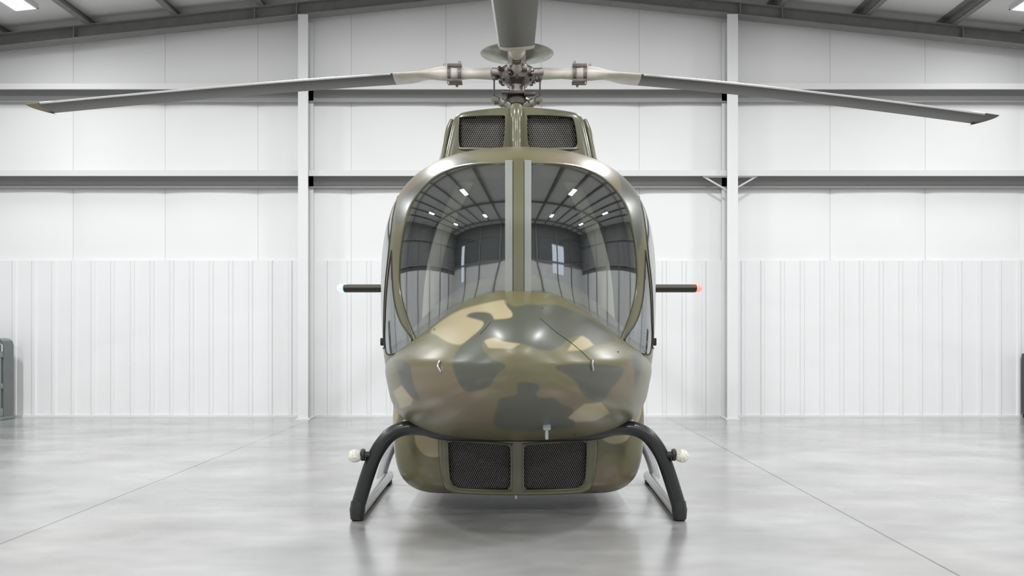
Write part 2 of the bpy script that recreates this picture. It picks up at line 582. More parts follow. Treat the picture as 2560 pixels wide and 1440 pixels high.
# ribbed liner panel on the lower wall
prof = [(-12.0, 0.0)]
xr = wx(40, YW) - 0.3406 * 9
while xr < 11.9:
    if xr > -11.95:
        prof += [(xr - 0.045, 0), (xr - 0.026, 0.022), (xr + 0.026, 0.022), (xr + 0.045, 0)]
    xr += 0.3406
prof.append((12.0, 0))
zt = wz(652, YW)
r0 = [(x, YW - 0.045 - d, 0.0) for x, d in prof]; r1 = [(x, YW - 0.045 - d, zt) for x, d in prof]
rb1 = [(x, YW - 0.01, zt) for x, d in prof]
V = r0 + r1 + rb1; N = len(prof)
Fc = [(i, i + 1, N + i + 1, N + i) for i in range(N - 1)] + [(N + i, N + i + 1, 2 * N + i + 1, 2 * N + i) for i in range(N - 1)]
lp = obj('liner_panel', (V, Fc), M_liner, parent=wb, smooth=False)
lp['label'] = 'white ribbed metal liner along the foot of the wall'

# girts
for k, (pyl, name_l) in enumerate(((216, 'upper horizontal wall girt across the gable wall'), (433, 'lower horizontal wall girt across the gable wall'))):
    zc = wz(pyl, 15.66)
    g = [box(-XS, XS, 15.66, 15.672, zc - 0.045, zc + 0.05), box(-XS, XS, 15.667, YW + 0.05, zc + 0.036, zc + 0.047), box(-XS, XS, 15.667, 15.71, zc - 0.042, zc - 0.032)]
    o = obj('trim_%d' % (k + 1), g, M_girt, smooth=False); struct(o, name_l)
    obj('girt_web', [box(-XS, XS, 15.93, 15.945, zc - 0.20, zc + 0.04), box(-XS, XS, 15.87, 15.945, zc - 0.205, zc - 0.19)], M_girtweb, o, smooth=False)
# base trim at the floor
o = obj('baseboard_back', box(-XS, XS, YW - 0.075, YW, 0, 0.035), M_column, smooth=False); struct(o)

# columns of the gable wall
for px0, px1, lab in ((745, 770, 'left pale steel column against the gable wall'), (1818, 1845, 'right pale steel column against the gable wall')):
    Yc = 15.52
    x0, x1 = wx(px0, Yc), wx(px1, Yc)
    zt_ = z_raf(min(abs(x0), abs(x1))) - 0.02
    xm = (x0 + x1) / 2
    g = [box(x0, x1, Yc, Yc + 0.012, 0, zt_), box(xm - 0.006, xm + 0.006, Yc + 0.008, YW - 0.08, 0.02, zt_ - 0.004), box(x0, x1, YW - 0.10, YW - 0.07, 0, zt_),
         box(x0 - 0.03, x1 + 0.03, Yc - 0.03, YW - 0.08, 0, 0.018)]
    o = obj('column', g, M_column, smooth=False); struct(o, lab)
    if px0 > 1296:
        for s in (-1, 1):
            zb_ = wz(437, Yc)
            br = obj('girt_brace', [tube([(xm + s * 0.44, 15.72, zb_), (xm + s * 0.06, 15.72, zb_ - 0.22)], 0.016, 6),
                                    box(min(xm + s * 0.05, xm + s * 0.46), max(xm + s * 0.05, xm + s * 0.46), 15.69, 15.74, zb_ - 0.01, zb_ + 0.015)], M_girt, parent=o, smooth=False)

# gable rafter (an I-section following the roof slope) and its stiffeners
for s, nm in ((-1, 'left'), (1, 'right')):
    g = []
    def slab(ya, yb, zl, zh):
        xa, xb = 0.0, s * XS
        v = [(xa, ya, z_raf(0) + zl), (xb, ya, z_raf(XS) + zl), (xb, yb, z_raf(XS) + zl), (xa, yb, z_raf(0) + zl),
             (xa, ya, z_raf(0) + zh), (xb, ya, z_raf(XS) + zh), (xb, yb, z_raf(XS) + zh), (xa, yb, z_raf(0) + zh)]
        return v, box(0, 1, 0, 1, 0, 1)[1]
    g += [slab(15.56, 15.80, 0.0, 0.02), slab(15.67, 15.69, 0.02, 0.21), slab(15.56, 15.80, 0.21, 0.225)]
    for xst in (3.74, 4.45, 7.5, 10.0):
        z0 = z_raf(xst)
        g.append(box(s * xst - 0.008, s * xst + 0.008, 15.57, 15.79, z0 + 0.01, z0 + 0.215))
    o = obj('rafter', g, M_steel, smooth=False); struct(o, nm + ' half of the grey gable rafter under the roof')
# main frames nearer the camera and behind it (seen in reflections)
for yy in (8.2, 1.0, -6.0):
    for s in (-1, 1):
        v = []
        for (ya, yb) in ((yy - 0.1, yy + 0.1),):
            d = 0.28
            v = [(0, ya, z_raf(0) + 0.225 - d), (s * XS, ya, z_raf(XS) + 0.225 - d), (s * XS, yb, z_raf(XS) + 0.225 - d), (0, yb, z_raf(0) + 0.225 - d),
                 (0, ya, z_raf(0) + 0.225), (s * XS, ya, z_raf(XS) + 0.225), (s * XS, yb, z_raf(XS) + 0.225), (0, yb, z_raf(0) + 0.225)]
        o = obj('rafter', (v, box(0, 1, 0, 1, 0, 1)[1]), M_steel, smooth=False); struct(o)

# purlins and roof skin
for s in (-1, 1):
    for k in range(8):
        x = s * (1.46 * k) if k else s * 0.15
        zb_ = z_raf(x) + 0.225
        g = [box(x - 0.008, x + 0.008, YB, YW, zb_ + 0.004, zb_ + 0.146), box(x - 0.008, x + 0.10, YB, YW, zb_, zb_ + 0.012), box(x - 0.10, x + 0.008, YB, YW, zb_ + 0.138, zb_ + 0.15)]
        o = obj('purlin', g, M_steel, smooth=False); struct(o)
v = []
for x in (-XS - 0.2, 0, XS + 0.2):
    for y in (YB - 0.2, YW + 0.3):
        for dz in (0, 0.1):
            v.append((x, y, z_ceil(x) + dz))
f = [(0, 2, 6, 4), (4, 6, 10, 8), (1, 5, 7, 3), (5, 9, 11, 7), (0, 1, 3, 2), (8, 10, 11, 9), (0, 4, 5, 1), (4, 8, 9, 5), (2, 3, 7, 6), (6, 7, 11, 10)]
o = obj('ceiling', (v, f), M_ceil, smooth=False); struct(o)
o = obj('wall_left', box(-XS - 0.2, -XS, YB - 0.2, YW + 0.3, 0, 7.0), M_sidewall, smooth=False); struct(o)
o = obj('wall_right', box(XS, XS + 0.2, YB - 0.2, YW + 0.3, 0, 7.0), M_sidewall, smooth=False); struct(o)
for s in (-1, 1):
    o = obj('wall_%s_liner' % ('left' if s < 0 else 'right'), box(min(s * XS, s * (XS - 0.05)), max(s * XS, s * (XS - 0.05)), YB + 0.05, YW - 0.1, 0, zt), M_liner, smooth=False); struct(o)
    for k, zz in enumerate((2.9, 4.5)):
        o = obj('trim_%d' % (10 + k + (2 if s > 0 else 0)), box(min(s * XS, s * (XS - 0.2)), max(s * XS, s * (XS - 0.2)), YB, 15.5, zz, zz + 0.1), M_steel, smooth=False); struct(o)
    for yy in (13.5, 8.2, 4.6, 1.0, -2.5, -6.0):
        o = obj('column', box(min(s * XS, s * (XS - 0.3)), max(s * XS, s * (XS - 0.3)), yy - 0.08, yy + 0.08, 0, 6.0), M_steel, smooth=False); struct(o)
# wall behind the camera with a window opening to daylight
g = []
wins = [(4.0, 6.4, 2.5, 4.0), (-9.6, -8.7, 2.2, 4.4)]
xcur = -XS
for (a, b, c, d) in sorted(wins):
    g.append(box(xcur, a, YB - 0.15, YB, 0, 7.95)); g.append(box(a, b, YB - 0.15, YB, 0, c)); g.append(box(a, b, YB - 0.15, YB, d, 7.95)); xcur = b
g.append(box(xcur, XS, YB - 0.15, YB, 0, 7.95))
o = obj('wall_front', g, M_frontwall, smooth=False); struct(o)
for k, (a, b, c, d) in enumerate(wins):
    o = obj('window_%d' % (k + 1), [box(a - 0.05, b + 0.05, YB, YB + 0.03, c - 0.05, c), box(a - 0.05, b + 0.05, YB, YB + 0.03, d, d + 0.05),
        box(a - 0.05, a, YB, YB + 0.03, c, d), box(b, b + 0.05, YB, YB + 0.03, c, d)], M_column, smooth=False); struct(o)
lo_z = 3.0
o = obj('wall_front_liner', [box(-XS, -9.6, YB, YB + 0.04, 0, lo_z), box(-9.6, -8.7, YB, YB + 0.04, 0, 2.2), box(-8.7, 4.0, YB, YB + 0.04, 0, lo_z), box(4.0, 6.4, YB, YB + 0.04, 0, 2.5), box(6.4, XS, YB, YB + 0.04, 0, lo_z)], M_liner, smooth=False); struct(o)
for k, zz in enumerate((lo_z, 4.7, 5.9)):
    o = obj('trim_%d' % (k + 3), box(-XS, XS, YB, YB + 0.14, zz, zz + 0.09), M_steel, smooth=False); struct(o)
for xx in (-8.2, -4.9, -1.6, 1.6, 4.9, 8.2):
    o = obj('column', box(xx - 0.09, xx + 0.09, YB, YB + 0.25, 0, 7.0), M_steel, smooth=False); struct(o)

# ceiling light panels
def lamp(x, y, label, drop=0.20, power=1.0):
    s = 1 if x > 0 else -1
    zc = z_ceil(x) - drop
    t = thing('ceiling_light', (x, y, zc), label, 'ceiling light', 'ceiling light panels')
    hw, hl = 0.19, 0.62
    sl = -0.105 * s
    def tilt(geo):
        return [(p[0], p[1], p[2] + sl * (p[0] - x)) for p in geo[0]], geo[1]
    obj('housing', [tilt(box(x - hw, x + hw, y - hl, y + hl, zc + 0.012, zc + 0.07)), tilt(box(x - hw, x + hw, y - hl, y - hl + 0.03, zc - 0.01, zc + 0.012)), tilt(box(x - hw, x + hw, y + hl - 0.03, y + hl, zc - 0.01, zc + 0.012)),
                    tilt(box(x - hw, x - hw + 0.03, y - hl, y + hl, zc - 0.01, zc + 0.012)), tilt(box(x + hw - 0.03, x + hw, y - hl, y + hl, zc - 0.01, zc + 0.012))], M_housing, t, smooth=False)
    for dx in (-0.12, 0.12):
        obj('hanger_rod', box(x + dx - 0.01, x + dx + 0.01, y - 0.01, y + 0.01, zc + 0.05 + sl * dx, z_ceil(x + dx)), M_housing, t, smooth=False)
    obj('diffuser', tilt(box(x - hw + 0.03, x + hw - 0.03, y - hl + 0.03, y + hl - 0.03, zc - 0.002, zc + 0.011)), M_lamp, t, smooth=False)
    ld = bpy.data.lights.new('lamp_light', 'AREA')
    ld.shape = 'RECTANGLE'; ld.size = 2 * hw - 0.08; ld.size_y = 2 * hl - 0.08
    ld.energy = LAMP_W * power; ld.spread = math.radians(LAMP_SPREAD); ld.color = (0.975, 0.985, 1.0)
    lo = bpy.data.objects.new('lamp_light', ld); COL.objects.link(lo)
    lo.parent = t; lo.location = (0, 0, -0.012); lo.rotation_euler = (0, math.atan(-sl), 0)
    return t
lamp(-7.78, 14.0, 'bright light panel hanging under the roof at the upper left corner', 0.20, 0.13)
lamp(7.95, 14.0, 'bright light panel hanging under the roof at the upper right corner', 0.20, 0.13)
for yy in (10.8, 4.2, -3.2):
    for x in (-8.4, -2.9, 2.9, 8.4):
        lamp(x, yy, 'ceiling light panel out of the frame in the hangar roof', 0.20, {10.8: 1.0, 4.2: 0.9, -3.2: 1.4}[yy])

# ================================================================== THE HELICOPTER
heli = thing('helicopter', (0, 8.0, 0), 'camouflage painted helicopter on skids facing the viewer in the white hangar', 'helicopter')
YM = 7.6
half = [(0, 2.88), (0.40, 2.85), (0.688, 2.773), (0.826, 2.681), (0.951, 2.579), (1.036, 2.431), (1.089, 2.25), (1.119, 2.043), (1.125, 1.816),
        (1.122, 1.585), (1.109, 1.296), (1.082, 1.06), (1.04, 0.90), (0.94, 0.78), (0.72, 0.68), (0.40, 0.63), (0, 0.62)]
def mirror(h): return h + [(-x, z) for x, z in h[-2:0:-1]]
NS = 220
SHAPE = crom(mirror(half), NS, True)
def soften(p, sig):
    k = np.arange(-20, 21); wgt = np.exp(-0.5 * (k / sig) ** 2); wgt /= wgt.sum()
    return sum(wi * np.roll(p, int(ki), 0) for wi, ki in zip(wgt, k))
SHAPE = soften(SHAPE, 5.0) * np.array([0.972, 1.0])
C1 = np.array([0.0, 2.0]); L1, P1 = 1.31, 2.6
def ring_at(shape, c, s, Y):
    q = c + (shape - c) * s
    return np.stack([q[:, 0], np.full(len(q), Y), q[:, 1]], axis=1)
rings = []
for a in np.linspace(0.012, math.pi / 2, 60):
    s = math.sin(a)
    t = (1 - s ** P1) ** (1 / P1)
    rings.append(ring_at(SHAPE, C1, s, YM - L1 * t))
for Y in np.linspace(7.75, 9.1, 10):
    rings.append(ring_at(SHAPE, C1, 1.0, Y))
tb = np.array([(0.33 * math.sin(a), 2.15 + 0.36 * math.cos(a)) for a in np.linspace(0, 2 * math.pi, NS, endpoint=False)])
for k in range(1, 11):
    u = k / 10; e = u * u * (3 - 2 * u)
    q = SHAPE * (1 - e) + tb * e
    rings.append(np.stack([q[:, 0], np.full(NS, 9.1 + 1.7 * u), q[:, 1]], axis=1))
CABIN = loft(rings)
cab_bvh = bvh_of(CABIN)
_d = SHAPE - C1
_ph = np.arctan2(_d[:, 1], _d[:, 0]); _o = np.argsort(_ph)
_ph = _ph[_o]; _rr = np.linalg.norm(_d, axis=1)[_o]
def cabin_normals(co):
    """exact outward normals of the cabin skin"""
    def fun(c):
        dx, dz = c[:, 0], c[:, 2] - C1[1]
        R = np.interp(np.arctan2(dz, dx), _ph, _rr, period=2 * np.pi)
        t = np.clip((YM - c[:, 1]) / L1, 0, None)
        return (np.hypot(dx, dz) / R) ** P1 + t ** P1
    e = 0.012
    g = np.stack([fun(co + e * np.eye(3)[i]) - fun(co - e * np.eye(3)[i]) for i in range(3)], axis=1)
    return g / (np.linalg.norm(g, axis=1)[:, None] + 1e-9)

def thick_skin(me, th, m_out, m_in=None):
    """open skin patch -> closed sheet of thickness th with smooth exact normals"""
    bm = bmesh.new(); bm.from_mesh(me)
    bmesh.ops.remove_doubles(bm, verts=bm.verts, dist=1e-5)
    bm.verts.ensure_lookup_table(); bm.verts.index_update()
    co = np.array([v.co[:] for v in bm.verts])
    nr = cabin_normals(co)
    back = co[:, 1] > 9.05
    nr[back] = np.array([v.normal[:] for v in bm.verts])[back]
    faces = []
    for f in bm.faces:
        ids = [v.index for v in f.verts]
        if f.normal.dot(Vector(nr[ids].mean(axis=0))) < 0: ids = ids[::-1]
        faces.append(ids)
    dire = {}
    for f in faces:
        for a, b in zip(f, f[1:] + f[:1]): dire[(a, b)] = dire.get((a, b), 0) + 1
    rim = [(a, b) for (a, b) in dire if (b, a) not in dire]
    bm.free()
    n = len(co)
    allf = faces + [[i + n for i in f[::-1]] for f in faces] + [[b, a, a + n, b + n] for a, b in rim]
    out = bpy.data.meshes.new('skin')
    out.from_pydata([tuple(c) for c in co] + [tuple(c) for c in co - nr * th], [], allf)
    out.materials.append(m_out)
    if m_in: out.materials.append(m_in)
    ln = []
    nf = len(faces)
    for i, f in enumerate(allf):
        if i < nf: ln += [tuple(nr[k]) for k in f]
        elif i < 2 * nf: ln += [tuple(-nr[k - n]) for k in f]
        else:
            p = [Vector(out.vertices[k].co) for k in f]
            fn = (p[2] - p[0]).cross(p[3] - p[1]).normalized()
            ln += [tuple(fn)] * 4
    out.shade_smooth()
    if m_in:
        for i, p in enumerate(out.polygons):
            if nf <= i < 2 * nf: p.material_index = 1
    out.normals_split_custom_set(ln)
    return out

# windscreen outlines (sight-line prisms through the skin)
WL = [(1266, 408), (1205, 409), (1150, 416), (1110, 430), (1075, 452), (1045, 484), (1022, 525), (1008, 578), (999, 640), (998, 710), (1010, 775), (1040, 858),
      (1150, 860), (1255, 790), (1266, 780)]
WLs = [tuple(p) for p in crom(WL[:12], 60)] + WL[12:]
WRs = [(2 * 1295.5 - x, y) for x, y in WLs]
# side windows: outlines on the flank, taken back to (Y, z) as seen from the side
def flank(pts, dy=0.0):
    h = [hit(cab_bvh, x, y) for x, y in pts]
    return [(p[1] + dy, p[2]) for p in h if p is not None]
QREAR = [(967, 884), (962, 850), (963, 800), (965, 747), (970, 690), (976, 645)]
QW = flank([(979, 626), (980, 678), (985, 747), (999, 799), (1022, 835), (1030, 852), (1016, 877), (990, 884)] + QREAR)
QWs = crom(QW, 70, True)
DF = flank(QREAR, 0.05)
DW = DF[1:] + [(DF[-1][0] + 0.0, 2.14), (DF[-1][0] + 0.05, 2.28), (DF[-1][0] + 0.17, 2.42), (7.3, 2.49), (8.25, 2.49), (8.34, 2.40), (8.34, 1.40), (8.26, 1.30), (DF[0][0] + 0.12, 1.30), (DF[0][0] + 0.03, 1.33)]
DWs = crom(DW, 90, True)

skin = solid_mesh(CABIN)
panes = []
for poly in (WLs, WRs):
    cut = frustum(poly, 5.0, 7.45)
    panes.append(boolean(solid_mesh(CABIN), cut, 'INTERSECT', True))
# one cutter per hole, walls dropped at the end
cuts = [frustum(WLs, 5.0, 7.45), frustum(WRs, 5.0, 7.45)]
dpanes = []
for s in (-1, 1):
    for nm, ol in (('door_window', DWs), ('quarter_window', QWs)):
        c = prism_x([tuple(p) for p in ol], s * 0.5, s * 1.6)
        cuts.append(c)
        dpanes.append((nm, boolean(solid_mesh(CABIN), c, 'INTERSECT', True)))
for c in cuts:
    skin = boolean(skin, c, 'DIFFERENCE', False)
names = [m.name if m else '' for m in skin.materials]
bm = bmesh.new(); bm.from_mesh(skin)
bmesh.ops.delete(bm, geom=[f for f in bm.faces if names[f.material_index] == CUTM.name], context='FACES')
bm.to_mesh(skin); bm.free()
skin = thick_skin(skin, 0.03, M_camo, M_interior)
camo(skin, True)
shell = obj('cabin_shell', skin, None, heli, smooth=False)
for me in panes:
    obj('windscreen', thick_skin(me, 0.006, M_glass), None, heli, smooth=False)
for nm, me in dpanes:
    obj(nm, thick_skin(me, 0.006, M_glass2), None, heli, smooth=False)

# gaskets along the windscreen outlines
for poly in (WLs, WRs):
    pts = [hit(cab_bvh, x, y, 0.002) for x, y in poly[:60]]
    pts = [p for p in pts if p is not None]
    obj('windscreen_seal', tube(crom(pts, 90), 0.009, 8), M_olive, heli)
for s in (-1, 1):
    for nm, ol, rad in (('door_window_seal', DWs, 0.006), ('quarter_window_seal', QWs, 0.006)):
        pts = []
        for y, z in ol:
            loc, nor, _, _ = cab_bvh.ray_cast(Vector((s * 3, y, z)), Vector((-s, 0, 0)))
            if loc is not None: pts.append(np.array(loc))
        obj(nm, tube(pts, rad, 8, closed=True), M_gasket, heli)
# pale trim strips beside the centre post, and the post cap
ys = np.linspace(404, 745, 40)
for xa, xb in ((1263, 1281.5), (1311, 1328)):
    obj('windscreen_trim', ribbon(cab_bvh, [[(xa + (xb - xa) * t, y) for t in (0, 0.33, 0.66, 1)] for y in ys], 0.012, 0.02), M_trim, heli)
obj('centre_post', ribbon(cab_bvh, [[(1283.5 + 26 * t, y) for t in (0, 0.33, 0.66, 1)] for y in np.linspace(401, 750, 40)], 0.018, 0.04), M_olive, heli)

# nose
nhalf = [(0, 1.89), (0.22, 1.87), (0.45, 1.80), (0.68, 1.64), (0.90, 1.43), (1.0, 1.325), (1.07, 1.235), (1.098, 1.14)] + [(1.082, 1.03), (1.04, 0.87), (0.94, 0.745), (0.72, 0.64), (0.40, 0.585), (0, 0.57)]
NSHAPE = crom(mirror(nhalf), 260, True) * np.array([0.965, 1.0])
C2 = np.array([0.0, 1.22]); L2, P2 = 1.85, 2.05
rings = []
for a in np.linspace(0.01, math.pi / 2, 90):
    s = math.sin(a); t = (1 - s ** P2) ** (1 / P2)
    rings.append(ring_at(NSHAPE, C2, s, YM - L2 * t))
NOSE = loft(rings)
nose_bvh = bvh_of(NOSE)
me = solid_mesh(NOSE); camo(me, True)
nose = obj('nose_fairing', me, M_camo, heli)
# nose seams and fasteners
for pts in ([(1350, 795), (1362, 806), (1390, 830), (1425, 855), (1455, 880), (1475, 900)], [(1228, 804), (1215, 820), (1200, 836)]):
    c = crom(pts, 24)
    pp = [hit(nose_bvh, x, y, 0.0005) for x, y in c]
    obj('panel_seam', tube(pp, 0.0022, 6), M_gasket, nose)
for x, y in ((1356, 771), (1086, 824), (1616, 882), (1545, 880), (1437, 1086)):
    p = hit(nose_bvh, x, y, 0.0)
    if p is not None:
        obj('fastener', lathe([(0, -0.004), (0.006, -0.003), (0.006, 0.003), (0, 0.005)], p, (0, -0.7, 0.7), 10), M_gasket, nose)
for x, y in ((1101, 915), (1479, 912)):
    p0, p1 = hit(nose_bvh, x, y - 11, 0.008), hit(nose_bvh, x + 2, y + 12, 0.008)
    obj('tie_down_ring', tube(crom([hit(nose_bvh, x, y - 12, 0.0), p0, hit(nose_bvh, x - 2, y, 0.016), p1, hit(nose_bvh, x + 2, y + 14, 0.0)], 16), 0.006, 8), M_silver, nose)

# door handles at the flanks
for s in (-1, 1):
    loc, nor, _, _ = cab_bvh.ray_cast(Vector((s * 3, 7.22, wz(854, 7.22))), Vector((-s, 0, 0)))
    x = loc.x
    obj('door_handle', [rbox(min(x - s * 0.02, x + s * 0.016), max(x - s * 0.02, x + s * 0.016), 7.19, 7.27, wz(864, 7.22), wz(845, 7.22), 0.008)], M_rubber, heli)

# lower body with the air intake housing
bh = [(0, 0.95), (0.6, 0.95), (0.98, 0.92), (1.02, 0.80), (1.02, 0.60), (1.005, 0.42), (0.965, 0.28), (0.88, 0.18), (0.74, 0.13), (0.5, 0.12), (0, 0.115)]
BSH = crom(mirror(bh), 160, True)
rings = []
for a in np.linspace(0.02, math.pi / 2, 34):
    s = math.sin(a); t = (1 - s ** 3.6) ** (1 / 3.6)
    rings.append(ring_at(BSH, np.array([0, 0.55]), s, 7.62 - 0.40 * t))
for Y in (7.8, 8.2, 8.6, 9.0, 9.3):
    rings.append(ring_at(BSH, np.array([0, 0.55]), 1.0, Y))
for k in range(1, 9):
    u = k / 8; e = 1 - (1 - u) ** 0 * (u ** 2) * 0.85
    rings.append(ring_at(BSH, np.array([0, 0.95]), e, 9.3 + 0.7 * u))
BELLY = loft(rings)
me = solid_mesh(BELLY); camo(me, False, 5.0)
belly = obj('belly_body', me, M_camo, heli)

def grille(name, poly, y, parent):
    """woven wire mesh: rows of slanted beads over a backing sheet, filling the outline poly (x,z) at depth y"""
    p = np.array(poly)
    x0, x1, z0, z1 = p[:, 0].min(), p[:, 0].max(), p[:, 1].min(), p[:, 1].max()
    sgn = 1 if (x0 + x1) > 0 else -1
    geos = []
    def inside(x, z):
        c = False
        for i in range(len(poly)):
            a, b = poly[i], poly[(i + 1) % len(poly)]
            if (a[1] > z) != (b[1] > z) and x < (b[0] - a[0]) * (z - a[1]) / (b[1] - a[1]) + a[0]: c = not c
        return c
    V, Fc = [], []
    dx, dz = 0.0165, 0.026
    sl = -0.5 * sgn
    r = 0
    z = z0
    while z < z1:
        x = x0 - 0.2 + (r % 2) * dx * 0.5
        while x < x1 + 0.2:
            if inside(x, z):
                n = len(V)
                l, wd = 0.017, 0.0058
                ux, uz = sl, 1.0
                q = math.hypot(ux, uz); ux /= q; uz /= q
                vx, vz = -uz, ux
                for du, dv, dy in ((-l, 0, 0.004), (0, wd, 0.004), (l, 0, 0.004), (0, -wd, 0.004), (0, 0, -0.007)):
                    V.append((x + ux * du + vx * dv, y + dy, z + uz * du + vz * dv))
                Fc += [(n, n + 1, n + 4), (n + 1, n + 2, n + 4), (n + 2, n + 3, n + 4), (n + 3, n, n + 4)]
            x += dx
        z += dz * 0.62
        r += 1
    o = obj(name, (V, Fc), M_mesh, parent, smooth=False)
    b = obj('grille_backing', prism_y(poly, y + 0.012, y + 0.02), M_dark, o, smooth=False)
    return o

# belly intake housing
Yh = 7.17
def hx(px): return wx(px, Yh)
def hz(py): return wz(py, Yh)
hp = crom([(hx(1098), hz(1096)), (hx(1110), hz(1089)), (hx(1200), hz(1092)), (hx(1296), hz(1093)), (hx(1390), hz(1092)), (hx(1482), hz(1089)), (hx(1493), hz(1096)), (hx(1492), hz(1150)), (hx(1483), hz(1205)),
           (hx(1468), hz(1228)), (hx(1440), hz(1236)), (hx(1296), hz(1240)), (hx(1150), hz(1236)), (hx(1122), hz(1228)), (hx(1107), hz(1205)), (hx(1098), hz(1150))], 90, True)
hc = hp.mean(axis=0)
def hring(sc, y): return np.array([(hc[0] + (x - hc[0]) * sc, y, hc[1] + (z - hc[1]) * sc) for x, z in hp])
hous = solid_mesh(loft([hring(1.03, 7.45), hring(1.02, 7.24), hring(1.0, 7.20), hring(0.985, 7.18), hring(0.955, 7.17)]))
GP = [[(1120, 1108), (1130, 1103), (1268, 1112), (1276, 1120), (1276, 1214), (1268, 1225), (1150, 1221), (1132, 1212), (1124, 1195)],
      [(1310, 1120), (1318, 1112), (1456, 1103), (1467, 1108), (1464, 1195), (1456, 1212), (1440, 1221), (1318, 1225), (1310, 1214)]]
gpl = []
for gp in GP:
    poly = [(hx(x), hz(y)) for x, y in gp]
    gpl.append(poly)
    hous = boolean(hous, prism_y(poly, 7.0, 7.30), 'DIFFERENCE')
ho = obj('intake_housing', hous, M_olive, heli, ang=40)
for poly in gpl: grille('intake_grille', poly, 7.205, heli)
for poly in gpl:
    c = np.mean(np.array(poly), axis=0)
    ring = [(c[0] + (x - c[0]) * 1.02, 7.168, c[1] + (z - c[1]) * 1.03) for x, z in poly]
    obj('grille_rim', tube(np.array(crom(ring, 60, True)), 0.009, 8, closed=True), M_olive, heli)
# drain pin below, antenna blade in front
obj('drain_pin', tube([P(1290, 1238, 7.3), P(1290, 1247, 7.3)], 0.010, 8), M_silver, heli)
ah = hit(nose_bvh, 1367, 1064); ay = float(ah[1]); az = wz(1099, ay)
obj('antenna_blade', [rbox(ah[0] - 0.011, ah[0] + 0.011, ay - 0.01, ay + 0.09, az, float(ah[2]) + 0.04, 0.006), rbox(ah[0] - 0.026, ah[0] + 0.026, ay - 0.02, ay + 0.10, float(ah[2]) - 0.03, float(ah[2]) + 0.02, 0.008)], M_antenna, heli)

# roof cowling with engine intakes
Yc0 = 7.36
def kx(px): return wx(px, Yc0)
def kz(py): return wz(py, Yc0)
ch = [(0, kz(262)), (kx(1380), kz(268)), (kx(1430), kz(275)), (kx(1452), kz(283)), (kx(1462), kz(300)), (kx(1470), kz(330)), (kx(1480), kz(375)), (kx(1487), kz(415)), (kx(1480), kz(450)), (0.3, kz(450)), (0, kz(450))]
CSH = crom(mirror(ch), 150, True)
cc = np.array([0, kz(350)])
rings = [ring_at(CSH, cc, 0.02, Yc0)] + [ring_at(CSH, cc, s, Yc0 + 0.16 * (1 - (1 - s ** 7) ** (1 / 7))) for s in (0.3, 0.6, 0.8, 0.9, 0.94, 0.965, 0.98, 0.99, 0.997)] + [ring_at(CSH, cc, 1.0, Yc0 + 0.17)]
for Y, s in ((7.8, 1.01), (8.2, 1.01), (8.7, 0.98), (9.2, 0.9), (9.7, 0.75), (10.1, 0.5)):
    rings.append(ring_at(CSH, np.array([0, kz(400)]), s, Y))
cowl = solid_mesh(loft(rings))
CG = [[(1150, 300), (1160, 291), (1255, 288), (1263, 296), (1258, 365), (1245, 371), (1165, 369), (1150, 362)],
      [(1318, 296), (1326, 287), (1420, 291), (1433, 300), (1441, 345), (1440, 362), (1425, 369), (1345, 371), (1322, 365)]]
cpl = []
for gp in CG:
    poly = [(kx(x), kz(y)) for x, y in gp]
    cpl.append(poly)
    sm = [tuple(p) for p in crom(poly, 48, True)]
    cowl = boolean(cowl, loft([np.array([(x * 1.04, 7.2, z) for x, z in sm]), np.array([(x, 7.46, z) for x, z in sm])]), 'DIFFERENCE')
camo(cowl, False, 9.0)
co_ = obj('roof_cowling', cowl, M_olive, heli, ang=40)
for poly in cpl: grille('engine_intake_grille', poly, 7.41, heli)
# ridge between the intakes, lower lips, side rails
obj('cowling_ridge', tube(crom([(kx(1291), 7.38, kz(268)), (kx(1291), 7.345, kz(290)), (kx(1291), 7.33, kz(340)), (kx(1292), 7.30, kz(390))], 20), [0.05] * 14 + [0.05, 0.048, 0.046, 0.044, 0.042, 0.04], 16), M_olive, heli)
for s in (-1, 1):
    c = [(s * 0.03, 7.32, kz(388)), (s * 0.18, 7.33, kz(380)), (s * 0.33, 7.345, kz(374)), (s * 0.47, 7.37, kz(371)), (s * 0.50, 7.39, kz(366))]
    obj('intake_lip', tube(crom(c, 24), np.linspace(0.026, 0.010, 24), 12), M_olive, heli)
    c = [(s * 0.535, 7.47, kz(292)), (s * 0.567, 7.45, kz(320)), (s * 0.592, 7.44, kz(360)), (s * 0.617, 7.43, kz(408))]
    obj('cowling_side_rail', tube(crom(c, 24), np.linspace(0.020, 0.026, 24), 12), M_olive, heli)
obj('cowling_skirt', [tube(crom([(s * (0.02 + 0.60 * t), 7.33 + 0.12 * t * t, kz(396 + 20 * t * t)) for t in np.linspace(0, 1, 14)], 30), 0.016, 10) for s in (-1, 1)], M_olive, heli)

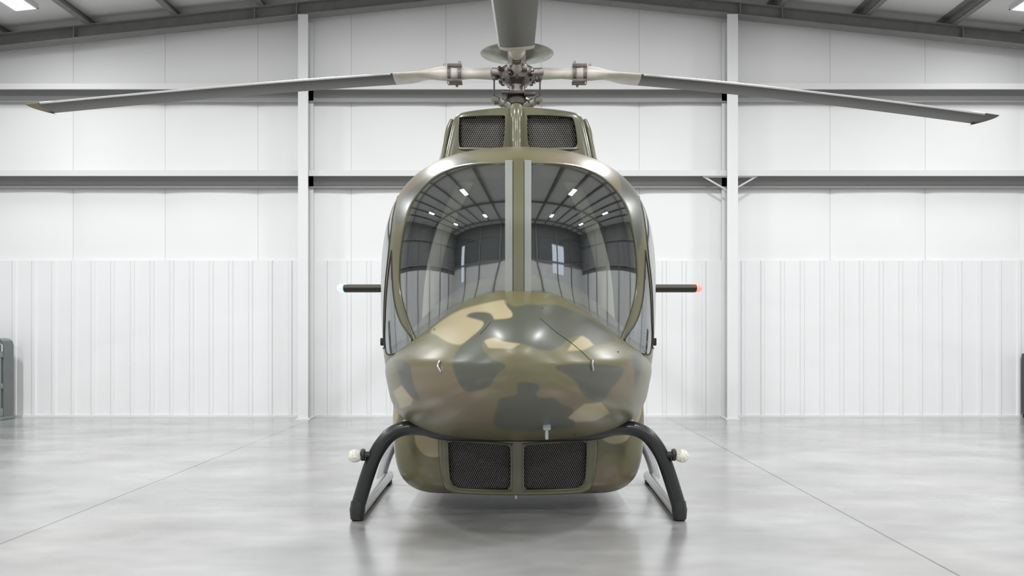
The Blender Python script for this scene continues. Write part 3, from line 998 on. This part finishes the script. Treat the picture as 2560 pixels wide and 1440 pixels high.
# ---- rotor
YR = 8.40
ZR = wz(184, YR)
XR = -0.012
mast = obj('rotor_mast', lathe([(0.085, -0.62), (0.085, -0.42), (0.068, -0.40), (0.068, -0.30), (0.10, -0.285), (0.115, -0.25), (0.09, -0.215), (0.070, -0.20), (0.070, -0.05)], (XR, YR, ZR)), M_hub, heli)
obj('swashplate_cover', [rbox(XR - 0.145, XR + 0.09, YR - 0.13, YR + 0.13, ZR - 0.215, ZR - 0.185, 0.008), rbox(XR + 0.06, XR + 0.17, YR - 0.14, YR - 0.06, ZR - 0.235, ZR - 0.19, 0.015)], M_hubdark, heli)
for s in (-1, 1):
    lump = [lathe([(0, -0.035), (0.03, -0.03), (0.042, 0), (0.03, 0.03), (0, 0.035)], (XR + s * (0.19 - 0.055 * k), YR - 0.12 + 0.04 * k, ZR - 0.275 - 0.012 * k), (s, 0.3, 0.2), 10) for k in range(3)]
    lump.append(tube([(XR + s * 0.2, YR - 0.12, ZR - 0.27), (XR + s * 0.05, YR - 0.05, ZR - 0.32)], 0.024, 8))
    obj('servo_actuator', lump, M_dish, heli)
    obj('pitch_link', [tube([(XR + s * 0.205, YR - 0.14, ZR - 0.09), (XR + s * 0.205, YR - 0.12, ZR - 0.26)], 0.0075, 8),
                       lathe([(0, -0.02), (0.02, -0.015), (0.02, 0.015), (0, 0.02)], (XR + s * 0.205, YR - 0.14, ZR - 0.08), (0, 0, 1), 10)], M_hubdark, heli)
hub = obj('rotor_hub', [lathe([(0.06, -0.11), (0.11, -0.10), (0.16, -0.07), (0.18, -0.02), (0.175, 0.02), (0.14, 0.05), (0.10, 0.07), (0.07, 0.09), (0.07, 0.14)], (XR, YR, ZR)),
                        rbox(XR - 0.24, XR + 0.24, YR - 0.09, YR + 0.09, ZR - 0.035, ZR + 0.03, 0.015), rbox(XR - 0.09, XR + 0.09, YR - 0.24, YR + 0.24, ZR - 0.035, ZR + 0.03, 0.015)], M_hub, heli)
dg_ = []
for k in range(12):
    a = 2 * math.pi * k / 12
    dg_.append(lathe([(0, -0.02), (0.016, -0.02), (0.018, 0.02), (0, 0.025)], (XR + 0.15 * math.cos(a), YR + 0.15 * math.sin(a), ZR - 0.07), (0, 0, 1), 8))
    dg_.append(lathe([(0, -0.03), (0.02, -0.025), (0.022, 0.02), (0, 0.03)], (XR + 0.2 * math.cos(a + .2), YR + 0.2 * math.sin(a + .2), ZR - 0.045 + 0.05 * (k % 2)), (math.cos(a), math.sin(a), 0.3), 8))
for g in dg_: obj('hub_bolt', g, M_hubdark, hub)
obj('vibration_absorber', lathe([(0.07, 0.10), (0.10, 0.115), (0.22, 0.145), (0.325, 0.172), (0.334, 0.180), (0.325, 0.186), (0.20, 0.19), (0.05, 0.20)], (XR, YR, ZR), n=48), M_dish, heli)

def airfoil(n=28):
    pts = []
    for k in range(n):
        a = 2 * math.pi * k / n
        x = 0.5 * (1 + math.cos(a))           # 0 leading .. 1 trailing
        t = 0.12 * 5 * (0.2969 * math.sqrt(max(x, 0)) - 0.126 * x - 0.3516 * x ** 2 + 0.2843 * x ** 3 - 0.1015 * x ** 4)
        pts.append((x - 0.3, t if a < math.pi else -t))
    return np.array(pts)
AF = airfoil()
def blade(direction, tipdrop, pitch_deg, R=4.37, colour_tip=True, droop_pow=1.6, lift=0.0, flip=1, axis=0.3):
    d = np.array(direction, dtype=float)
    side = flip * np.array([d[1], -d[0], 0.0])    # leading edge direction
    CH = 0.285
    def ring(r, chord, thick, pit, cut=0.0):
        u = max(0.0, (r - 0.5) / (R - 0.5))
        c = np.array([XR, YR, ZR]) + d * r + np.array([0, 0, lift * min(r / 0.7, 1) - tipdrop * u ** droop_pow])
        a = math.radians(pit)
        out = []
        for x, t in AF:
            xx = -(x + 0.3 - axis) * chord
            tt = t * chord * thick
            rr = cut * (x + 0.3)
            out.append(c + side * (xx * math.cos(a) - tt * math.sin(a)) + np.array([0, 0, 1]) * (xx * math.sin(a) + tt * math.cos(a)) - d * rr)
        return np.array(out)
    rs = [ring(1.08, CH, 1.0, pitch_deg)]
    for r in np.linspace(1.2, R - 0.12, 16):
        rs.append(ring(r, CH, 1.0, pitch_deg))
    b = obj('rotor_blade', loft(rs), M_blade, heli)
    tip = [ring(R - 0.12, CH, 1.0, pitch_deg), ring(R - 0.06, CH, 1.0, pitch_deg, 0.06), ring(R - 0.005, CH, 0.9, pitch_deg, 0.13), ring(R, CH * 0.98, 0.3, pitch_deg, 0.14)]
    o = obj('blade_tip', loft(tip), M_tip if colour_tip else M_blade, b)
    # bright strip along the leading edge
    st = []
    for r in np.linspace(1.14, R - 0.13, 18):
        q = ring(r, CH, 1.0, pitch_deg)
        k = int(np.argmin(AF[:, 0]))
        idx = [(k + j) % len(AF) for j in range(-2, 3)]
        st.append(q[idx])
    V, Fc = [], []
    for sarr in st:
        c = sarr.mean(axis=0)
        for p in sarr: V.append(p + (p - c) * 0.05 + side * 0.0015)
    m = len(st[0])
    for i in range(len(st) - 1):
        for j in range(m - 1):
            Fc.append((i * m + j, i * m + j + 1, (i + 1) * m + j + 1, (i + 1) * m + j))
    e = obj('edge_strip', (V, Fc), M_edge, b)
    e.modifiers.new('t', 'SOLIDIFY').thickness = 0.002
    # cuff (tapered arm), clamp and bolts between hub and blade
    def at(r, ds=0, dz=0):
        return np.array([XR, YR, ZR]) + d * r + side * ds + np.array([0, 0, dz + lift * min(r / 0.7, 1)])
    ang = np.linspace(0, 2 * np.pi, len(AF), endpoint=False)
    def circ(r, R_): return np.array([at(r) - side * math.cos(t) * R_ + np.array([0, 0, math.sin(t) * R_]) for t in ang])
    a1, a2 = ring(0.98, CH * 0.98, 1.25, pitch_deg), ring(1.12, CH * 1.03, 1.12, pitch_deg)
    c1 = circ(0.68, 0.064)
    cuff = [circ(0.17, 0.050), circ(0.24, 0.056), circ(0.40, 0.047), circ(0.52, 0.056), circ(0.60, 0.066), c1]
    for u in (0.2, 0.4, 0.6, 0.8):
        e = u * u * (3 - 2 * u)
        m_ = circ(0.68 + 0.30 * u, 0.064 - 0.03 * u)
        cuff.append(m_ * (1 - e) + ring(0.68 + 0.30 * u, CH * 0.98, 1.25, pitch_deg) * e)
    cuff += [a1, a2]
    obj('blade_cuff', loft(cuff), M_cuff, b)
    cl = []
    for dz in (-0.075, 0.060):
        for ds in (-0.05, 0.05):
            cl.append(tube([at(0.50, ds, dz), at(0.63, ds, dz)], 0.017, 10))
    for rr_ in (0.505, 0.60):
        a0 = at(rr_)
        cl.append(loft([np.array([at(rr_ + q, 0.078 * math.cos(t), 0.072 * math.sin(t)) for t in np.linspace(0, 2 * math.pi, 16, endpoint=False)]) for q in (0, 0.03)]))
    for rr_, ds, dz in ((0.52, 0.05, 0.085), (0.60, -0.05, 0.085), (0.66, 0.0, 0.075), (0.62, 0.05, -0.095), (0.55, -0.05, -0.095)):
        cl.append(lathe([(0, -0.014), (0.012, -0.014), (0.012, 0.014), (0, 0.016)], at(rr_, ds, dz), (0, 0, 1), 8))
    obj('blade_clamp', cl, M_hub, b)
    return b
bl = blade((-1, 0, 0), ZR - wz(268, YR), 5, R=-wx(75, YR) + XR, droop_pow=1.25, flip=-1)
br_ = blade((1, 0, 0), ZR - wz(296, YR), 5, R=wx(2487, YR) - XR, colour_tip=False, droop_pow=1.3)
bf = blade((-0.003, -1, 0), 0.60, 0, colour_tip=True, lift=0.0, droop_pow=1.0, axis=0.5)
bb = blade((0.0, 1, 0), 0.34, 0, colour_tip=True, axis=0.5)
obj('red_mark', rbox(-0.13 + 0.0, -0.105, 6.2, 6.9, wz(30, 6.6) - 0.001, wz(30, 6.6) + 0.004, 0.001, 1), M_redmark, bf) if False else None

# ---- landing gear
def leg_path(s, Y, pts):
    return [np.array([s * abs(wx(1296 - dx, Y)), Y, wz(py, Y)]) for dx, py in pts]
FR = [(0, 1086), (120, 1086), (190, 1082), (240, 1071), (285, 1071), (318, 1085), (343, 1112), (362, 1146), (378, 1190), (392, 1235), (405, 1278)]
pts = leg_path(-1, 7.0, FR)[::-1] + leg_path(1, 7.0, FR)[1:]
xt = obj('front_crosstube', tube(crom(pts, 120), 0.055, 20), M_black, heli)
for s in (-1, 1):
    pm = np.array([s * abs(wx(1296 - 268, 7.0)), 7.02, wz(1050, 7.0)])
    obj('crosstube_fairing', [tube([pm + (-s * 0.09, 0, 0.035), pm, pm + (s * 0.03, 0, -0.02), pm + (s * 0.12, 0, -0.10)], [0.03, 0.036, 0.036, 0.02], 12)], M_black, heli)
RY = 8.75
RR = [(0, 1060), (200, 1060), (270, 1070), (303, 1095), (322, 1130), (335, 1165), (343, 1198)]
pts = leg_path(-1, RY, RR)[::-1] + leg_path(1, RY, RR)[1:]
obj('rear_crosstube', tube(crom(pts, 90), 0.045, 18), M_silver, heli)
for s in (-1, 1):
    xs_ = abs(wx(1296 - 402, 7.0))
    sk = obj('skid_tube', tube([(s * xs_, 6.98, 0.06), (s * xs_, 7.02, 0.055), (s * (xs_ + 0.02), 8.0, 0.055), (s * (xs_ + 0.03), RY, 0.055), (s * (xs_ + 0.03), RY + 0.12, 0.055)], 0.05, 18), M_silver, heli)
    for g in (rbox(min(s * (xs_ - 0.04), s * (xs_ + 0.04)), max(s * (xs_ - 0.04), s * (xs_ + 0.04)), 6.95, 7.06, 0.0, 0.05, 0.012),
              rbox(min(s * (xs_ - 0.01), s * (xs_ + 0.05)), max(s * (xs_ - 0.01), s * (xs_ + 0.05)), RY - 0.1, RY + 0.1, 0.0, 0.03, 0.01)):
        obj('skid_shoe', g, M_rubber, sk)
    toe = np.array([s * xs_, 6.985, 0.07])
    obj('skid_toe_cap', tube([np.array([s * (xs_ - 0.006), 7.0, 0.14]), toe, np.array([s * (xs_ + 0.002), 6.985, 0.012])], [0.056, 0.058, 0.05], 18), M_black, sk)
    # landing light on the leg
    a = P(1296 + s * 372, 1137, 6.98); b = P(1296 + s * 388, 1137, 6.97); c = P(1296 + s * 412, 1140, 6.96)
    lb = obj('landing_light', [tube([a, b], 0.026, 12), lathe([(0.0, 0), (0.045, 0), (0.047, 0.02), (0.04, 0.03)], b - np.array([s * 0.012, 0, 0]), (s, 0, 0), 16)], M_black, heli)
    v, f = lathe([(0.0, -0.055), (0.03, -0.045), (0.046, -0.02), (0.051, 0.005), (0.046, 0.03), (0.03, 0.046), (0.0, 0.053)], c - np.array([s * 0.012, 0, 0]), (s, 0, 0.05), 20)
    obj('lamp_lens', (v, f), M_lens, lb)

# ---- tail
rings = []
for k in range(12):
    u = k / 11; Y = 10.7 + 3.9 * u
    r = 0.33 - 0.19 * u
    rings.append(np.array([(r * math.sin(a), Y, 2.15 + 0.05 * u + r * 1.08 * math.cos(a)) for a in np.linspace(0, 2 * math.pi, 28, endpoint=False)]))
me = solid_mesh(loft(rings)); camo(me, False, 2.0)
obj('tail_boom', me, M_camo, heli)
YT = 11.2
zt_ = wz(721, YT)
st_ = obj('horizontal_stabilizer', loft([np.array([(x, YT - (q[0]) * -0.42, zt_ + q[1] * 0.42 * 1.9) for q in AF]) for x in np.linspace(wx(862, YT), wx(1738, YT), 6)]), M_brown, heli)
for px, m, nm in ((852, M_green, 'green'), (1746, M_red, 'red')):
    s = -1 if px < 1296 else 1
    x = wx(px, YT)
    n = obj('position_light', lathe([(0.0, -0.075), (0.052, -0.07), (0.052, -0.01), (0.045, 0.02), (0.028, 0.04), (0, 0.047)], (x, YT, zt_ + 0.004), (s, 0, 0), 18), m, st_)
    n['label'] = nm + ' glowing position light'
fin = [(13.9, 1.75), (14.5, 1.5), (14.75, 1.55), (14.65, 2.2), (15.0, 3.15), (14.65, 3.2), (14.0, 2.3)]
obj('tail_fin', bevel_geo(prism_x(fin, -0.05, 0.05), 0.015, 2) if False else prism_x(fin, -0.04, 0.04), M_olive, heli)
tr_ = obj('tail_rotor_hub', lathe([(0, -0.02), (0.05, 0), (0.05, 0.25), (0, 0.27)], (-0.02, 14.35, 2.2), (-1, 0, 0), 16), M_hub, heli)
for a in (40, 220):
    dy, dz = math.cos(math.radians(a)), math.sin(math.radians(a))
    obj('tail_rotor_blade', tube([(-0.25, 14.35 + dy * r, 2.2 + dz * r) for r in (0.0, 0.1, 0.3, 0.78)], [0.02, 0.03, 0.06, 0.06], 10), M_blade, heli)

# ---- cabin interior
fl_ = obj('cabin_floor', rbox(-0.92, 0.92, 6.75, 9.0, 1.0, 1.05, 0.01), M_interior, heli, smooth=False)
obj('rear_bulkhead', rbox(-1.02, 1.02, 8.9, 8.95, 1.0, 2.72, 0.02), M_interior, heli, smooth=False)
for sx in (-0.48, 0.48):
    seat = obj('seat', [rbox(sx - 0.24, sx + 0.24, 7.55, 8.05, 1.22, 1.34, 0.045)], M_seat, heli)
    obj('backrest', [rbox(sx - 0.24, sx + 0.24, 8.03, 8.15, 1.30, 2.02, 0.05), rbox(sx - 0.13, sx + 0.13, 8.03, 8.13, 2.03, 2.24, 0.04)], M_seat, seat)
    obj('seat_base', [rbox(sx - 0.2, sx + 0.2, 7.6, 8.0, 1.05, 1.23, 0.01)], M_interior, seat)
pan = obj('instrument_panel', [rbox(-0.28, 0.28, 6.95, 7.1, 1.05, 1.62, 0.03), rbox(-0.42, 0.42, 6.90, 7.1, 1.42, 1.64, 0.03), rbox(-0.1, 0.1, 7.05, 7.7, 1.05, 1.3, 0.02)], M_panel, heli)
for s in (-1, 1):
    obj('door_post', tube(crom([(s * 0.73, 7.42, 1.05), (s * 0.715, 7.42, 1.55), (s * 0.675, 7.42, 1.95), (s * 0.58, 7.45, 2.3), (s * 0.42, 7.5, 2.66)], 30), 0.058, 14), M_post, heli)
obj('overhead_console', [rbox(-0.12, 0.12, 7.15, 8.3, 2.66, 2.74, 0.02)], M_panel, heli)

# ================================================================== THINGS BY THE WALL
# green-grey equipment cabinet at the left edge
cx1 = wx(34, 15.66); cx0 = cx1 - 1.25; ztop = wz(845, 15.3)
cab = thing('equipment_cabinet', ((cx0 + cx1) / 2, 15.55, 0), 'dark green-grey metal equipment cabinet against the gable wall at the left edge', 'cabinet')
bodyp = [(cx0, 0.06), (cx1, 0.06), (cx1, ztop - 0.12), (cx1 - 0.02, ztop - 0.05), (cx1 - 0.07, ztop - 0.012), (cx1 - 0.14, ztop), (cx0 + 0.14, ztop), (cx0 + 0.05, ztop - 0.03), (cx0, ztop - 0.12)]
obj('cabinet_body', prism_y(bodyp, 15.36, 15.66), M_cart, cab)
dz0 = ztop - 0.28
obj('cabinet_rail', [rbox(cx0 + 0.01, cx1 - 0.003, 15.315, 15.36, z - 0.045, z + 0.045, 0.008) for z in (dz0, wz(966, 15.3), 0.14)], M_cartlight, cab)
for k in range(9):
    xx = cx1 - 0.05 - 0.14 * k
    obj('cabinet_bar', rbox(xx - 0.022, xx + 0.022, 15.32, 15.358, 0.14, dz0, 0.006), M_cartlight, cab)
obj('louvre_panel', [box(cx0 + 0.05, cx1 - 0.03, 15.345, 15.37, wz(966, 15.3) + 0.05 + 0.075 * k, wz(966, 15.3) + 0.095 + 0.075 * k) for k in range(4)], M_blackbox, cab, smooth=False)
obj('name_plate', rbox(cx0 + 0.2, cx1 - 0.06, 15.335, 15.365, dz0 - 0.17, dz0 - 0.10, 0.004), M_cartyellow, cab)
obj('cabinet_handle', tube([(cx1 - 0.03, 15.33, ztop - 0.1), (cx1 + 0.005, 15.30, ztop - 0.12), (cx1 + 0.005, 15.30, ztop - 0.22), (cx1 - 0.03, 15.33, ztop - 0.24)], 0.012, 8), M_chrome, cab)
obj('cabinet_base', [rbox(cx0 - 0.01, cx1 + 0.005, 15.29, 15.7, 0.0, 0.06, 0.012), rbox(cx1 - 0.08, cx1 - 0.005, 15.31, 15.36, 0.06, 0.2, 0.01)], M_cartlight, cab)

# black tool chest at the right edge
tx0 = wx(2554, 15.9); tx1 = tx0 + 1.0; tz = wz(884, 15.55)
tc_ = thing('tool_chest', ((tx0 + tx1) / 2, 15.72, 0), 'black tool chest with two bright metal bands at the right edge', 'tool chest')
obj('chest_body', rbox(tx0, tx1, 15.55, 15.92, 0.06, tz, 0.03), M_blackbox, tc_)
for py in (954, 1012):
    z = wz(py, 15.55)
    obj('metal_band', rbox(tx0 - 0.004, tx1 + 0.004, 15.53, 15.60, z - 0.04, z + 0.03, 0.006), M_chrome, tc_)
for za, zb in ((0.09, wz(1018, 15.5)), (wz(1006, 15.5), wz(960, 15.5)), (wz(948, 15.5), tz - 0.03)):
    dr = obj('drawer', rbox(tx0 + 0.04, tx1 - 0.04, 15.532, 15.56, za + 0.03, zb - 0.02, 0.008), M_blackbox, tc_)
    obj('drawer_handle', rbox(tx0 + 0.2, tx1 - 0.2, 15.51, 15.535, zb - 0.06, zb - 0.04, 0.004), M_chrome, dr)
obj('chest_base', rbox(tx0 + 0.02, tx1 - 0.02, 15.56, 15.91, 0.0, 0.06, 0.01), M_rubber, tc_)
